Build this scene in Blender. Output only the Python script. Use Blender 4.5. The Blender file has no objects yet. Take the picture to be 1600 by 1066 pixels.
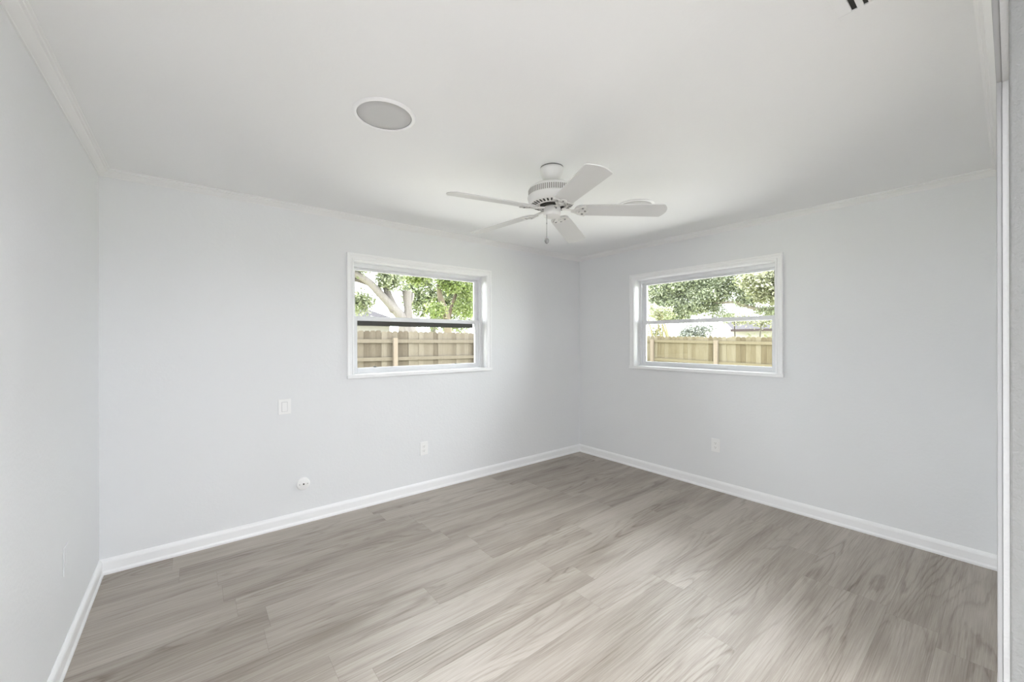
import bpy, bmesh, math, random
from mathutils import Matrix, Vector

S = bpy.context.scene
C = S.collection
PI = math.pi
R = math.radians

# ------------------------------------------------------------------ camera
F_PX = 623.36
CAM_H = 1.38
cam_d = bpy.data.cameras.new('camera')
cam_d.sensor_width = 36.0
cam_d.lens = F_PX / 1600 * 36.0
cam_d.shift_y = -1.15 / 1600
cam_d.clip_start = 0.01
cam_d.clip_end = 300
cam = bpy.data.objects.new('camera', cam_d)
C.objects.link(cam)
cam.matrix_world = (Matrix.Translation((0, 0, CAM_H)) @ Matrix.Rotation(R(51.402 - 90), 4, 'Z')
                    @ Matrix.Rotation(R(90), 4, 'X') @ Matrix.Rotation(R(-0.1305), 4, 'Z'))
S.camera = cam

# ------------------------------------------------------------------ light, sky, exposure
SKY_STRENGTH = 12.0
SUN_STRENGTH = 26.0
HALL_POWER = 165.0
SIDE_POWER = 160.0
S.view_settings.view_transform = 'Standard'
S.view_settings.look = 'None'
S.view_settings.exposure = 0.12
S.view_settings.gamma = 1.0
S.view_settings.use_curve_mapping = False

w = bpy.data.worlds.new('overcast_bright_sky')
S.world = w
w.use_nodes = True
bg = w.node_tree.nodes['Background']
bg.inputs['Color'].default_value = (0.93, 0.97, 1.0, 1)
bg.inputs['Strength'].default_value = SKY_STRENGTH

sun_d = bpy.data.lights.new('sun', 'SUN')
sun_d.energy = SUN_STRENGTH
sun_d.angle = R(3)
sun_d.color = (1.0, 0.97, 0.93)
sun = bpy.data.objects.new('sun', sun_d)
C.objects.link(sun)
sun.rotation_euler = Vector((-0.36, -0.33, -0.87)).to_track_quat('-Z', 'Y').to_euler()

# added fill lights for the room, set in the unseen hall beyond its doorways
def area(name, loc, sx, sy, power, color=(1, 1, 1), rot=(0, 0, 0)):
    d = bpy.data.lights.new(name, 'AREA')
    d.shape = 'RECTANGLE'; d.size = sx; d.size_y = sy
    d.energy = power; d.color = color
    o = bpy.data.objects.new(name, d)
    o.location = loc; o.rotation_euler = rot
    C.objects.link(o)
    return o
area('hall_fill_light', (0.85, -2.1, 2.36), 2.8, 2.2, HALL_POWER, (0.935, 0.965, 1.0))

area('passage_fill_light', (-1.55, 0.55, 2.36), 1.4, 1.6, SIDE_POWER, (0.95, 0.975, 1.0))  # added side fill, shining in through the left doorway

cy = S.cycles
cy.use_denoising = True
cy.max_bounces = 14
cy.diffuse_bounces = 9
cy.glossy_bounces = 4
cy.transmission_bounces = 6
cy.transparent_max_bounces = 16
cy.sample_clamp_indirect = 6.0
cy.caustics_reflective = False
cy.caustics_refractive = False

# ------------------------------------------------------------------ dimensions
XL, XR = -0.4365, 3.7507      # left wall, right wall
YF, YB = 0.0177, 3.3565       # wall with the wide doorway, back wall
ZC = 2.3965                   # ceiling
DX0, DX1, DZ = -0.33, 2.0, 2.195   # wide doorway beside the camera
GZ = -0.25                    # lawn level

# ------------------------------------------------------------------ helpers
class MB:
    """collects geometry and links it as one mesh object"""
    def __init__(s):
        s.v, s.f = [], []
    def add(s, vs, fs):
        n = len(s.v)
        s.v += [tuple(p) for p in vs]
        s.f += [tuple(i + n for i in f) for f in fs]
        return s
    def box(s, x0, x1, y0, y1, z0, z1):
        vs = [(x, y, z) for x in (x0, x1) for y in (y0, y1) for z in (z0, z1)]
        return s.add(vs, [(0, 1, 3, 2), (4, 6, 7, 5), (0, 4, 5, 1), (2, 3, 7, 6), (0, 2, 6, 4), (1, 5, 7, 3)])
    def mbox(s, M, x0, x1, y0, y1, z0, z1):
        vs = [M @ Vector((x, y, z)) for x in (x0, x1) for y in (y0, y1) for z in (z0, z1)]
        return s.add(vs, [(0, 1, 3, 2), (4, 6, 7, 5), (0, 4, 5, 1), (2, 3, 7, 6), (0, 2, 6, 4), (1, 5, 7, 3)])
    def lathe(s, prof, n=32, M=None, cap0=False, cap1=False):
        M = M or Matrix.Identity(4)
        vs, fs = [], []
        for r, z in prof:
            for k in range(n):
                a = 2 * PI * k / n
                vs.append(M @ Vector((r * math.cos(a), r * math.sin(a), z)))
        for i in range(len(prof) - 1):
            for k in range(n):
                k2 = (k + 1) % n
                fs.append((i * n + k, i * n + k2, (i + 1) * n + k2, (i + 1) * n + k))
        if cap0: fs.append(tuple(range(n))[::-1])
        if cap1: fs.append(tuple((len(prof) - 1) * n + k for k in range(n)))
        return s.add(vs, fs)
    def prism(s, pts, M, z0, z1):
        """pts: 2-D outline, extruded z0..z1 in frame M"""
        n = len(pts)
        vs = [M @ Vector((x, y, z0)) for x, y in pts] + [M @ Vector((x, y, z1)) for x, y in pts]
        fs = [tuple(range(n))[::-1], tuple(range(n, 2 * n))]
        fs += [(i, (i + 1) % n, n + (i + 1) % n, n + i) for i in range(n)]
        return s.add(vs, fs)
    def tube(s, pts, rad, n=8):
        pts = [Vector(p) for p in pts]
        rads = rad if isinstance(rad, (list, tuple)) else [rad] * len(pts)
        vs, fs = [], []
        ref = Vector((0.31, 0.17, 0.93)).normalized()
        for i, p in enumerate(pts):
            t = (pts[min(i + 1, len(pts) - 1)] - pts[max(i - 1, 0)]).normalized()
            a = t.cross(ref)
            if a.length < 1e-3: a = t.cross(Vector((1, 0, 0)))
            a.normalize(); b = t.cross(a)
            for k in range(n):
                an = 2 * PI * k / n
                vs.append(p + (a * math.cos(an) + b * math.sin(an)) * rads[i])
        for i in range(len(pts) - 1):
            for k in range(n):
                k2 = (k + 1) % n
                fs.append((i * n + k, i * n + k2, (i + 1) * n + k2, (i + 1) * n + k))
        fs.append(tuple(range(n))[::-1]); fs.append(tuple((len(pts) - 1) * n + k for k in range(n)))
        return s.add(vs, fs)
    def build(s, name, m, parent=None, smooth=False, bevel=0.0, seg=2, loc=None):
        me = bpy.data.meshes.new(name)
        me.from_pydata(s.v, [], s.f)
        bm = bmesh.new(); bm.from_mesh(me)
        bmesh.ops.recalc_face_normals(bm, faces=bm.faces)
        bm.to_mesh(me); bm.free()
        me.materials.append(m)
        if smooth:
            for p in me.polygons: p.use_smooth = True
        o = bpy.data.objects.new(name, me)
        C.objects.link(o)
        if parent:
            o.parent = parent
        if loc is not None:
            o.location = loc
        if bevel:
            b = o.modifiers.new('bevel', 'BEVEL')
            b.width = bevel; b.segments = seg; b.limit_method = 'ANGLE'; b.angle_limit = R(35)
        if smooth == 'auto':
            e = o.modifiers.new('edge_split', 'EDGE_SPLIT'); e.split_angle = R(32)
        return o

def tag(o, label=None, cat=None, group=None, kind=None):
    if label: o['label'] = label
    if cat: o['category'] = cat
    if group: o['group'] = group
    if kind: o['kind'] = kind
    return o

def thing(name, label, cat, loc=(0, 0, 0), group=None, kind=None):
    o = bpy.data.objects.new(name, None)
    o.empty_display_size = 0.1
    C.objects.link(o); o.location = loc
    return tag(o, label, cat, group, kind)

def copy_tree(o, parent=None):
    c = o.copy(); C.objects.link(c); c.parent = parent
    for ch in list(o.children):
        copy_tree(ch, c)
    return c

# ------------------------------------------------------------------ materials
def mat(name, col, rough=0.5, spec=0.5, metal=0.0):
    m = bpy.data.materials.new(name); m.use_nodes = True
    b = m.node_tree.nodes['Principled BSDF']
    b.inputs['Base Color'].default_value = (*col, 1)
    b.inputs['Roughness'].default_value = rough
    b.inputs['Specular IOR Level'].default_value = spec
    b.inputs['Metallic'].default_value = metal
    return m

def nt(m):
    t = m.node_tree
    return t, t.nodes['Principled BSDF'], (lambda k: t.nodes.new(k)), (lambda a, b: t.links.new(a, b))

def painted(name, col, rough, bump_scale, bump, detail=3.0, dist=0.004):
    """roller-textured wall paint"""
    m = mat(name, col, rough, 0.3)
    t, b, N, L = nt(m)
    g = N('ShaderNodeNewGeometry')
    n = N('ShaderNodeTexNoise'); n.inputs['Scale'].default_value = bump_scale; n.inputs['Detail'].default_value = detail
    L(g.outputs['Position'], n.inputs['Vector'])
    bp = N('ShaderNodeBump'); bp.inputs['Strength'].default_value = bump; bp.inputs['Distance'].default_value = dist
    L(n.outputs['Fac'], bp.inputs['Height']); L(bp.outputs['Normal'], b.inputs['Normal'])
    return m

M = {}
M['wall'] = painted('light_grey_wall_paint', (0.81, 0.82, 0.835), 0.55, 55, 0.22)
M['ceiling'] = painted('white_ceiling_paint', (0.885, 0.89, 0.895), 0.8, 70, 0.10)
M['trim'] = mat('white_trim_paint', (0.92, 0.925, 0.935), 0.35, 0.45)
M['crown'] = mat('white_crown_paint', (0.85, 0.85, 0.855), 0.5, 0.35)
M['vinyl'] = mat('white_window_frame', (0.84, 0.85, 0.87), 0.4, 0.4)
M['plastic'] = mat('white_plastic', (0.90, 0.90, 0.90), 0.35, 0.5)
M['fan'] = mat('white_fan_enamel', (0.78, 0.775, 0.755), 0.35, 0.5)
M['blade'] = mat('white_blade_laminate', (0.70, 0.70, 0.695), 0.45, 0.4)
M['slot'] = mat('dark_recess', (0.05, 0.05, 0.045), 0.8, 0.2)
M['vent_shadow'] = mat('vent_slot_grey', (0.28, 0.27, 0.25), 0.8, 0.2)
M['casing'] = mat('shade_toned_white_casing', (0.43, 0.43, 0.435), 0.5, 0.4)  # white trim darkened in the colour to stand for its shaded edge
M['bezel'] = mat('pale_grey_bezel', (0.52, 0.52, 0.53), 0.6, 0.3)
M['grille'] = mat('speaker_cloth_grey', (0.62, 0.62, 0.62), 0.8, 0.2)
M['chain'] = mat('brushed_chain_metal', (0.34, 0.34, 0.34), 0.4, 0.5, 0.3)
M['screen_bar'] = mat('dark_bronze_bar', (0.10, 0.095, 0.085), 0.5, 0.4)
M['gap_and_switch_grey'] = mat('gap_shade_and_switch_grey', (0.22, 0.22, 0.22), 0.7, 0.3)  # painted shade of the gap above the canopy; also grille ring, slide switch
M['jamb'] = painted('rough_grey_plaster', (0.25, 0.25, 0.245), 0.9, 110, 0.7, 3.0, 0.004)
M['hall_floor'] = mat('pale_hall_floor', (0.26, 0.24, 0.22), 0.5)

def floor_material():
    m = mat('grey_oak_planks', (0.4, 0.37, 0.33), 0.42, 0.45)
    t, b, N, L = nt(m)
    def math_(op, a, c=None, clamp=False):
        n = N('ShaderNodeMath'); n.operation = op; n.use_clamp = clamp
        for i, x in enumerate((a, c)):
            if x is None: continue
            if isinstance(x, (int, float)): n.inputs[i].default_value = x
            else: L(x, n.inputs[i])
        return n.outputs[0]
    def xyz(x, y, z):
        n = N('ShaderNodeCombineXYZ')
        for i, q in enumerate((x, y, z)):
            if isinstance(q, (int, float)): n.inputs[i].default_value = q
            else: L(q, n.inputs[i])
        return n.outputs[0]
    def noise(v, scale, detail=3.0, rough=0.5, distort=0.0):
        n = N('ShaderNodeTexNoise'); n.inputs['Scale'].default_value = scale
        n.inputs['Detail'].default_value = detail; n.inputs['Roughness'].default_value = rough
        n.inputs['Distortion'].default_value = distort
        L(v, n.inputs['Vector']); return n.outputs['Fac']
    def ramp(f, stops):
        n = N('ShaderNodeValToRGB'); e = n.color_ramp.elements
        while len(e) < len(stops): e.new(0.5)
        for i, (p, c) in enumerate(stops):
            e[i].position = p; e[i].color = (*c, 1) if len(c) == 3 else c
        L(f, n.inputs['Fac']); return n.outputs['Color']
    g = N('ShaderNodeNewGeometry')
    sp = N('ShaderNodeSeparateXYZ'); L(g.outputs['Position'], sp.inputs[0])
    X, Y = sp.outputs['X'], sp.outputs['Y']
    W, LEN = 0.1835, 1.22
    yr = math_('DIVIDE', math_('ADD', Y, 3 * W - 0.032), W)
    row = math_('FLOOR', yr)
    fy = math_('FRACT', yr)
    wn = N('ShaderNodeTexWhiteNoise'); wn.noise_dimensions = '1D'; L(math_('ADD', row, 4.37), wn.inputs['W'])
    xr = math_('DIVIDE', math_('ADD', math_('ADD', X, 20.0), math_('MULTIPLY', wn.outputs['Value'], 7.3)), LEN)
    colm = math_('FLOOR', xr)
    fx = math_('FRACT', xr)
    w2 = N('ShaderNodeTexWhiteNoise'); w2.noise_dimensions = '2D'; L(xyz(row, colm, 0), w2.inputs['Vector'])
    rnd = w2.outputs['Value']
    w3 = N('ShaderNodeTexWhiteNoise'); w3.noise_dimensions = '2D'; L(xyz(math_('ADD', row, 31.7), colm, 0), w3.inputs['Vector'])
    rnd2 = w3.outputs['Value']
    ox = math_('MULTIPLY', rnd, 57.0); oy = math_('MULTIPLY', rnd2, 43.0)
    # growth rings: long contours of a stretched height field make cathedral figures
    field = noise(xyz(math_('ADD', math_('MULTIPLY', X, 0.62), ox), math_('ADD', math_('MULTIPLY', Y, 5.2), oy), rnd), 1.0, 1.2, 0.4, 0.12)
    ring = math_('FRACT', math_('ADD', math_('MULTIPLY', field, 19.0), math_('MULTIPLY', noise(xyz(math_('MULTIPLY', X, 9.0), math_('MULTIPLY', Y, 60.0), rnd), 1.0, 2.0), 0.5)))
    ringc = ramp(ring, [(0.0, (0.50,) * 3), (0.55, (0.60,) * 3), (0.88, (0.20,) * 3), (1.0, (0.50,) * 3)])
    # dark heart-wood smudges
    smud = noise(xyz(math_('ADD', math_('MULTIPLY', X, 1.1), oy), math_('ADD', math_('MULTIPLY', Y, 9.0), ox), rnd2), 1.0, 2.0, 0.5, 0.3)
    smudc = ramp(smud, [(0.30, (0.0,) * 3), (0.62, (1.0,) * 3)])
    # pores and fine straight grain
    fine = noise(xyz(math_('ADD', math_('MULTIPLY', X, 6.0), ox), math_('MULTIPLY', Y, 260.0), rnd), 1.0, 4.0, 0.62, 0.1)
    finec = ramp(fine, [(0.25, (0.0,) * 3), (0.75, (1.0,) * 3)])
    mask = ramp(noise(xyz(math_('ADD', math_('MULTIPLY', X, 1.1), oy), math_('ADD', math_('MULTIPLY', Y, 7.0), ox), 3.3), 1.0, 1.5), [(0.42, (0.10,) * 3), (0.66, (1.0,) * 3)])
    mid = noise(xyz(math_('ADD', math_('MULTIPLY', X, 2.2), oy), math_('ADD', math_('MULTIPLY', Y, 120.0), ox), rnd), 1.0, 3.0, 0.55, 0.1)
    midc = ramp(mid, [(0.30, (0.0,) * 3), (0.50, (0.62,) * 3), (0.72, (1.0,) * 3)])
    k1 = math_('ADD', math_('ADD', 0.19, math_('MULTIPLY', midc, 0.16)), math_('MULTIPLY', math_('MULTIPLY', math_('SUBTRACT', ringc, 0.5), mask), 0.70))
    k2 = math_('MULTIPLY', smudc, 0.26)
    k3 = math_('MULTIPLY', finec, 0.32)
    k4 = math_('MULTIPLY', rnd2, 0.16)
    v = math_('ADD', math_('ADD', k1, k2), math_('ADD', k3, k4), clamp=True)
    col = ramp(v, [(0.16, (0.120, 0.093, 0.072)), (0.48, (0.268, 0.230, 0.194)), (0.78, (0.395, 0.352, 0.308)), (1.0, (0.47, 0.425, 0.38))])
    # seams
    dy = math_('MULTIPLY', math_('MINIMUM', fy, math_('SUBTRACT', 1.0, fy)), W)
    dx = math_('MULTIPLY', math_('MINIMUM', fx, math_('SUBTRACT', 1.0, fx)), LEN)
    dm = math_('MINIMUM', dy, dx)
    seam = math_('LESS_THAN', dm, 0.0009)
    mx = N('ShaderNodeMix'); mx.data_type = 'RGBA'; mx.blend_type = 'MULTIPLY'
    L(math_('MULTIPLY', seam, 0.35), mx.inputs['Factor']); L(col, mx.inputs[6]); mx.inputs[7].default_value = (0.35, 0.32, 0.29, 1)
    L(mx.outputs[2], b.inputs['Base Color'])
    rr = math_('ADD', math_('MULTIPLY', finec, 0.10), 0.36)
    L(rr, b.inputs['Roughness'])
    bp = N('ShaderNodeBump'); bp.inputs['Strength'].default_value = 0.25; bp.inputs['Distance'].default_value = 0.0012
    L(math_('SUBTRACT', finec, math_('MULTIPLY', seam, 2.0)), bp.inputs['Height']); L(bp.outputs['Normal'], b.inputs['Normal'])
    return m
M['floor'] = floor_material()

def glass_material():
    m = bpy.data.materials.new('clear_window_glass'); m.use_nodes = True
    t = m.node_tree; t.nodes.clear()
    out = t.nodes.new('ShaderNodeOutputMaterial')
    tr = t.nodes.new('ShaderNodeBsdfTransparent'); tr.inputs[0].default_value = (0.96, 0.97, 0.965, 1)
    gl = t.nodes.new('ShaderNodeBsdfGlossy'); gl.inputs['Roughness'].default_value = 0.02
    lw = t.nodes.new('ShaderNodeFresnel'); lw.inputs['IOR'].default_value = 1.3
    mx = t.nodes.new('ShaderNodeMixShader')
    t.links.new(lw.outputs[0], mx.inputs[0]); t.links.new(tr.outputs[0], mx.inputs[1]); t.links.new(gl.outputs[0], mx.inputs[2])
    t.links.new(mx.outputs[0], out.inputs[0])
    return m
M['glass'] = glass_material()

def leaf_material(name, c0, c1, c2):
    m = bpy.data.materials.new(name); m.use_nodes = True
    t = m.node_tree; t.nodes.clear()
    out = t.nodes.new('ShaderNodeOutputMaterial')
    g = t.nodes.new('ShaderNodeNewGeometry')
    rp = t.nodes.new('ShaderNodeValToRGB'); e = rp.color_ramp.elements; e.new(0.5)
    for i, (p, c) in enumerate(((0.0, c0), (0.55, c1), (1.0, c2))):
        e[i].position = p; e[i].color = (*c, 1)
    t.links.new(g.outputs['Random Per Island'], rp.inputs[0])
    d = t.nodes.new('ShaderNodeBsdfDiffuse'); tl = t.nodes.new('ShaderNodeBsdfTranslucent')
    t.links.new(rp.outputs[0], d.inputs[0]); t.links.new(rp.outputs[0], tl.inputs[0])
    gl = t.nodes.new('ShaderNodeBsdfGlossy'); gl.inputs['Roughness'].default_value = 0.45
    m1 = t.nodes.new('ShaderNodeMixShader'); m1.inputs[0].default_value = 0.45
    m2 = t.nodes.new('ShaderNodeMixShader'); m2.inputs[0].default_value = 0.08
    t.links.new(d.outputs[0], m1.inputs[1]); t.links.new(tl.outputs[0], m1.inputs[2])
    t.links.new(m1.outputs[0], m2.inputs[1]); t.links.new(gl.outputs[0], m2.inputs[2])
    t.links.new(m2.outputs[0], out.inputs[0])
    return m
M['leaf_oak'] = leaf_material('grey_green_oak_leaves', (0.102, 0.125, 0.067), (0.217, 0.252, 0.151), (0.373, 0.396, 0.289))
M['leaf_lime'] = leaf_material('lime_green_leaves', (0.079, 0.122, 0.018), (0.151, 0.208, 0.043), (0.237, 0.272, 0.108))
M['leaf_pale'] = leaf_material('pale_green_leaves', (0.094, 0.122, 0.051), (0.179, 0.208, 0.108), (0.272, 0.286, 0.200))
M['leaf_pale2'] = leaf_material('very_pale_green_leaves', (0.115, 0.149, 0.063), (0.218, 0.253, 0.132), (0.322, 0.345, 0.230))
M['leaf_yellow'] = leaf_material('sunlit_yellow_green_leaves', (0.108, 0.120, 0.048), (0.186, 0.198, 0.108), (0.252, 0.252, 0.174))
M['leaf_grey'] = leaf_material('silvery_shrub_leaves', (0.119, 0.134, 0.103), (0.218, 0.238, 0.206), (0.325, 0.332, 0.308))

def wood_material(name, c0, c1, c2, axis):
    """weathered pickets: tone changes board by board along 'axis', with long vertical streaks"""
    m = mat(name, c1, 0.85, 0.2)
    t, b, N, L = nt(m)
    g = N('ShaderNodeNewGeometry')
    mp = N('ShaderNodeMapping'); mp.inputs['Scale'].default_value = (22, 22, 1.6)
    L(g.outputs['Position'], mp.inputs[0])
    n = N('ShaderNodeTexNoise'); n.inputs['Scale'].default_value = 1.0; n.inputs['Detail'].default_value = 4
    L(mp.outputs[0], n.inputs['Vector'])
    ri = N('ShaderNodeMath'); ri.operation = 'MULTIPLY_ADD'; ri.inputs[1].default_value = 0.62
    L(g.outputs['Random Per Island'], ri.inputs[0])
    sc = N('ShaderNodeMath'); sc.operation = 'MULTIPLY'; sc.inputs[1].default_value = 0.50
    L(n.outputs['Fac'], sc.inputs[0]); L(sc.outputs[0], ri.inputs[2])
    rp = N('ShaderNodeValToRGB'); e = rp.color_ramp.elements; e.new(0.5)
    for i, (p, c) in enumerate(((0.22, c0), (0.52, c1), (0.85, c2))):
        e[i].position = p; e[i].color = (*c, 1)
    L(ri.outputs[0], rp.inputs[0]); L(rp.outputs[0], b.inputs['Base Color'])
    return m
M['fence_grey'] = wood_material('weathered_brown_fence_wood', (0.042, 0.033, 0.023), (0.071, 0.059, 0.044), (0.094, 0.081, 0.063), 'x')
M['fence_yellow'] = wood_material('yellowish_fence_wood', (0.051, 0.039, 0.022), (0.083, 0.069, 0.043), (0.107, 0.093, 0.066), 'y')
M['post_pink'] = wood_material('pale_pine_post', (0.083, 0.062, 0.045), (0.113, 0.090, 0.070), (0.131, 0.111, 0.089), 'x')
M['bark_grey'] = wood_material('pale_grey_bark', (0.054, 0.046, 0.042), (0.106, 0.094, 0.087), (0.155, 0.143, 0.135), 'x')
M['bark_brown'] = wood_material('tan_bark', (0.059, 0.039, 0.026), (0.113, 0.091, 0.068), (0.154, 0.131, 0.104), 'x')
M['bark_dark'] = wood_material('dark_bark', (0.060, 0.054, 0.042), (0.120, 0.102, 0.084), (0.192, 0.168, 0.144), 'x')
M['bamboo'] = wood_material('yellow_bamboo', (0.123, 0.099, 0.032), (0.158, 0.139, 0.067), (0.174, 0.162, 0.103), 'x')
M['roof'] = mat('pale_roof_shingle', (0.042, 0.0405, 0.044), 0.95, 0.0)
M['house_wall'] = mat('white_house_wall', (0.22, 0.21, 0.21), 0.8, 0.2)
M['fascia'] = mat('dusky_fascia_board', (0.030, 0.021, 0.024), 0.7, 0.2)

def scale_(c, k): return tuple(a * k for a in c)
M['concrete'] = painted('pale_concrete', (0.33, 0.325, 0.31), 0.9, 20, 0.3)
def grass_material():
    m = mat('dry_lawn', (0.4, 0.42, 0.24), 0.95, 0.1)
    t, b, N, L = nt(m)
    g = N('ShaderNodeNewGeometry')
    n = N('ShaderNodeTexNoise'); n.inputs['Scale'].default_value = 3.0; n.inputs['Detail'].default_value = 6
    L(g.outputs['Position'], n.inputs['Vector'])
    rp = N('ShaderNodeValToRGB'); e = rp.color_ramp.elements
    e[0].position = 0.35; e[0].color = (0.30, 0.33, 0.17, 1); e[1].position = 0.65; e[1].color = (0.52, 0.50, 0.36, 1)
    L(n.outputs['Fac'], rp.inputs[0]); L(rp.outputs[0], b.inputs['Base Color'])
    return m
M['grass'] = grass_material()

# ================================================================== SETTING
def struct(mb, name, m, label, cat, **kw):
    return tag(mb.build(name, m, **kw), label, cat, kind='structure')

T = 0.18   # outer wall thickness
struct(MB().box(XL - T, XR + T, YF - 0.13, YB + T, -0.12, 0), 'floor', M['floor'],
       'grey oak plank floor of the empty room', 'floor')
struct(MB().box(XL - T, XR + T, YF - 0.13, YB + T, ZC, ZC + 0.12), 'ceiling', M['ceiling'],
       'smooth white ceiling with the fan in its middle', 'ceiling')

rf_ = MB().box(XL - 3.0, XR + 0.75, YF - 4.5, YB + 0.75, 2.52, 2.60)  # unseen roof slab, added so its overhang keeps sun out of the windows
struct(rf_, 'eaves_sun_block', M['trim'], 'roof deck and white eaves added out of view to shade the windows', 'roof')
# window openings (seen from inside): along-wall span, sill height, head height
W1 = dict(u0=1.022, u1=2.344, v0=1.075, v1=2.040)        # in the back wall, u = x
W2 = dict(u0=1.213, u1=2.558, v0=1.075, v1=2.034)        # in the right wall, u = y

back = MB()
back.box(XL - T, W1['u0'], YB, YB + T, 0, ZC).box(W1['u1'], XR + T, YB, YB + T, 0, ZC)
back.box(W1['u0'], W1['u1'], YB, YB + T, 0, W1['v0']).box(W1['u0'], W1['u1'], YB, YB + T, W1['v1'], ZC)
struct(back, 'wall_back', M['wall'], 'pale grey wall with the left of the two windows', 'wall')
right = MB()
right.box(XR, XR + T, YF - 0.13, W2['u0'], 0, ZC).box(XR, XR + T, W2['u1'], YB, 0, ZC)
right.box(XR, XR + T, W2['u0'], W2['u1'], 0, W2['v0']).box(XR, XR + T, W2['u0'], W2['u1'], W2['v1'], ZC)
struct(right, 'wall_right', M['wall'], 'pale grey wall with the right of the two windows', 'wall')
lf = MB().box(XL - T, XL, YF - 0.13, 0.16, 0, ZC).box(XL - T, XL, 0.98, YB, 0, ZC).box(XL - T, XL, 0.16, 0.98, 2.04, ZC)
struct(lf, 'wall_left', M['wall'],
       'plain pale grey wall at the left edge', 'wall')
front = MB()
front.box(XL, DX0, YF - 0.13, YF, 0, ZC).box(DX1, XR, YF - 0.13, YF, 0, ZC).box(DX0, DX1, YF - 0.13, YF, DZ, ZC)
struct(front, 'wall_front', M['wall'], 'grey wall with the wide opening the room is seen through', 'wall')

# unseen L-shaped hall behind and left of the camera, housing the added fill lights
HY0, HY1, HX0, HX1, PY1 = -3.6, YF - 0.13, -2.6, 2.9, 1.7
XP = XL - T
hf = MB().box(HX0, HX1, HY0, HY1, -0.12, 0).box(HX0, XP, HY1, PY1, -0.12, 0)
struct(hf, 'floor_hall', M['hall_floor'], 'pale floor of the hall behind the opening', 'floor')
hc = MB().box(HX0, HX1, HY0, HY1, ZC, ZC + 0.12).box(HX0, XP, HY1, PY1, ZC, ZC + 0.12)
struct(hc, 'ceiling_hall', M['ceiling'], 'white ceiling of the hall behind the opening', 'ceiling')
struct(MB().box(HX0 - 0.1, HX0, HY0, PY1, 0, ZC), 'wall_hall_left', M['ceiling'], 'white left wall of the hall behind the opening', 'wall')
struct(MB().box(HX1, HX1 + 0.1, HY0, HY1, 0, ZC), 'wall_hall_right', M['ceiling'], 'white right wall of the hall behind the opening', 'wall')
struct(MB().box(HX0 - 0.1, HX1 + 0.1, HY0 - 0.1, HY0, 0, ZC), 'wall_hall_back', M['ceiling'], 'white far wall of the hall behind the opening', 'wall')
struct(MB().box(HX0 - 0.1, XP, PY1, PY1 + 0.1, 0, ZC), 'wall_hall_front', M['ceiling'], 'white end wall of the passage beside the room', 'wall')
d2 = thing('door_for_side_fill', 'white cased doorway added out of view to let side fill light in', 'doorway', kind='structure')  # unseen doorway added so the passage light reaches the right wall
c2 = MB().box(XL, XL + 0.0123, 0.10, 0.16, 0, 2.10).box(XL, XL + 0.0123, 0.98, 1.04, 0, 2.10).box(XL, XL + 0.0123, 0.16, 0.98, 2.04, 2.10)
c2.build('door_casing', M['trim'], d2, bevel=0.0025)
j2 = MB().box(XP, XL, 0.16, 0.172, 0, 2.04).box(XP, XL, 0.968, 0.98, 0, 2.04).box(XP, XL, 0.172, 0.968, 2.028, 2.04)
j2.build('jamb_lining', M['trim'], d2)

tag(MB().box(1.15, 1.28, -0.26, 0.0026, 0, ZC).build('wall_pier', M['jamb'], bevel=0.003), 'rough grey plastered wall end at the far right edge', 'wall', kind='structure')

# opening casing and jamb at the right edge
d1 = thing('door_1', 'white cased edge of the opening at the right edge of view', 'doorway', kind='structure')
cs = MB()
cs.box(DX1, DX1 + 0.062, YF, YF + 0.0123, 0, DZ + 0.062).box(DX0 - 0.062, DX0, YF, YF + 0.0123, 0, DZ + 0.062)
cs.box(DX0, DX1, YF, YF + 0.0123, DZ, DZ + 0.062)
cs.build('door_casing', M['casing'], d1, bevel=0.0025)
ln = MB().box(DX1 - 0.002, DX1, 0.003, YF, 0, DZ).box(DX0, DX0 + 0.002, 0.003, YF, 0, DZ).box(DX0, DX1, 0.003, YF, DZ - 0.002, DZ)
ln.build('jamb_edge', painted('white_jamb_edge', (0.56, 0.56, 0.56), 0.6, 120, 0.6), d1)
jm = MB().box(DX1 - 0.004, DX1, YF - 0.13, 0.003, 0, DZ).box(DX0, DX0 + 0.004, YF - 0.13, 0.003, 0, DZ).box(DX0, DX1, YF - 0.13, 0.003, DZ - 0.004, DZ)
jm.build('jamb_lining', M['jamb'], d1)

# crown moulding and baseboards: profiles (distance from wall, height), mitred at the corners
CROWN = [(0, ZC), (0.053, ZC), (0.053, ZC - 0.005), (0.046, ZC - 0.008), (0.044, ZC - 0.013), (0.036, ZC - 0.0155),
         (0.034, ZC - 0.020), (0.016, ZC - 0.033), (0.008, ZC - 0.0365), (0.0065, ZC - 0.040), (0, ZC - 0.040)]
BASE = [(0, 0), (0.021, 0), (0.021, 0.012), (0.0165, 0.020), (0.0150, 0.024), (0.0150, 0.068), (0.0125, 0.078), (0.006, 0.087), (0.003, 0.090), (0, 0.090)]
cor = dict(fl=(XL, YF, 1, 1), fr=(XR, YF, -1, 1), br=(XR, YB, -1, -1), bl=(XL, YB, 1, -1))
def moulding(prof, a, b, name, m, label, cat, a_flat=None, b_flat=None):
    """a, b: corner keys or plain (x, y) ends (with inward normal given by flat=(nx,ny))"""
    n = len(prof); vs = []
    for e, flat in ((a, a_flat), (b, b_flat)):
        for p, z in prof:
            if flat: vs.append((e[0] + flat[0] * p, e[1] + flat[1] * p, z))
            else:
                x, y, sx, sy = cor[e]; vs.append((x + sx * p, y + sy * p, z))
    fs = [(i, (i + 1) % n, n + (i + 1) % n, n + i) for i in range(n)]
    fs += [tuple(range(n))[::-1], tuple(range(n, 2 * n))]
    return struct(MB().add(vs, fs), name, m, label, cat)
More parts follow.
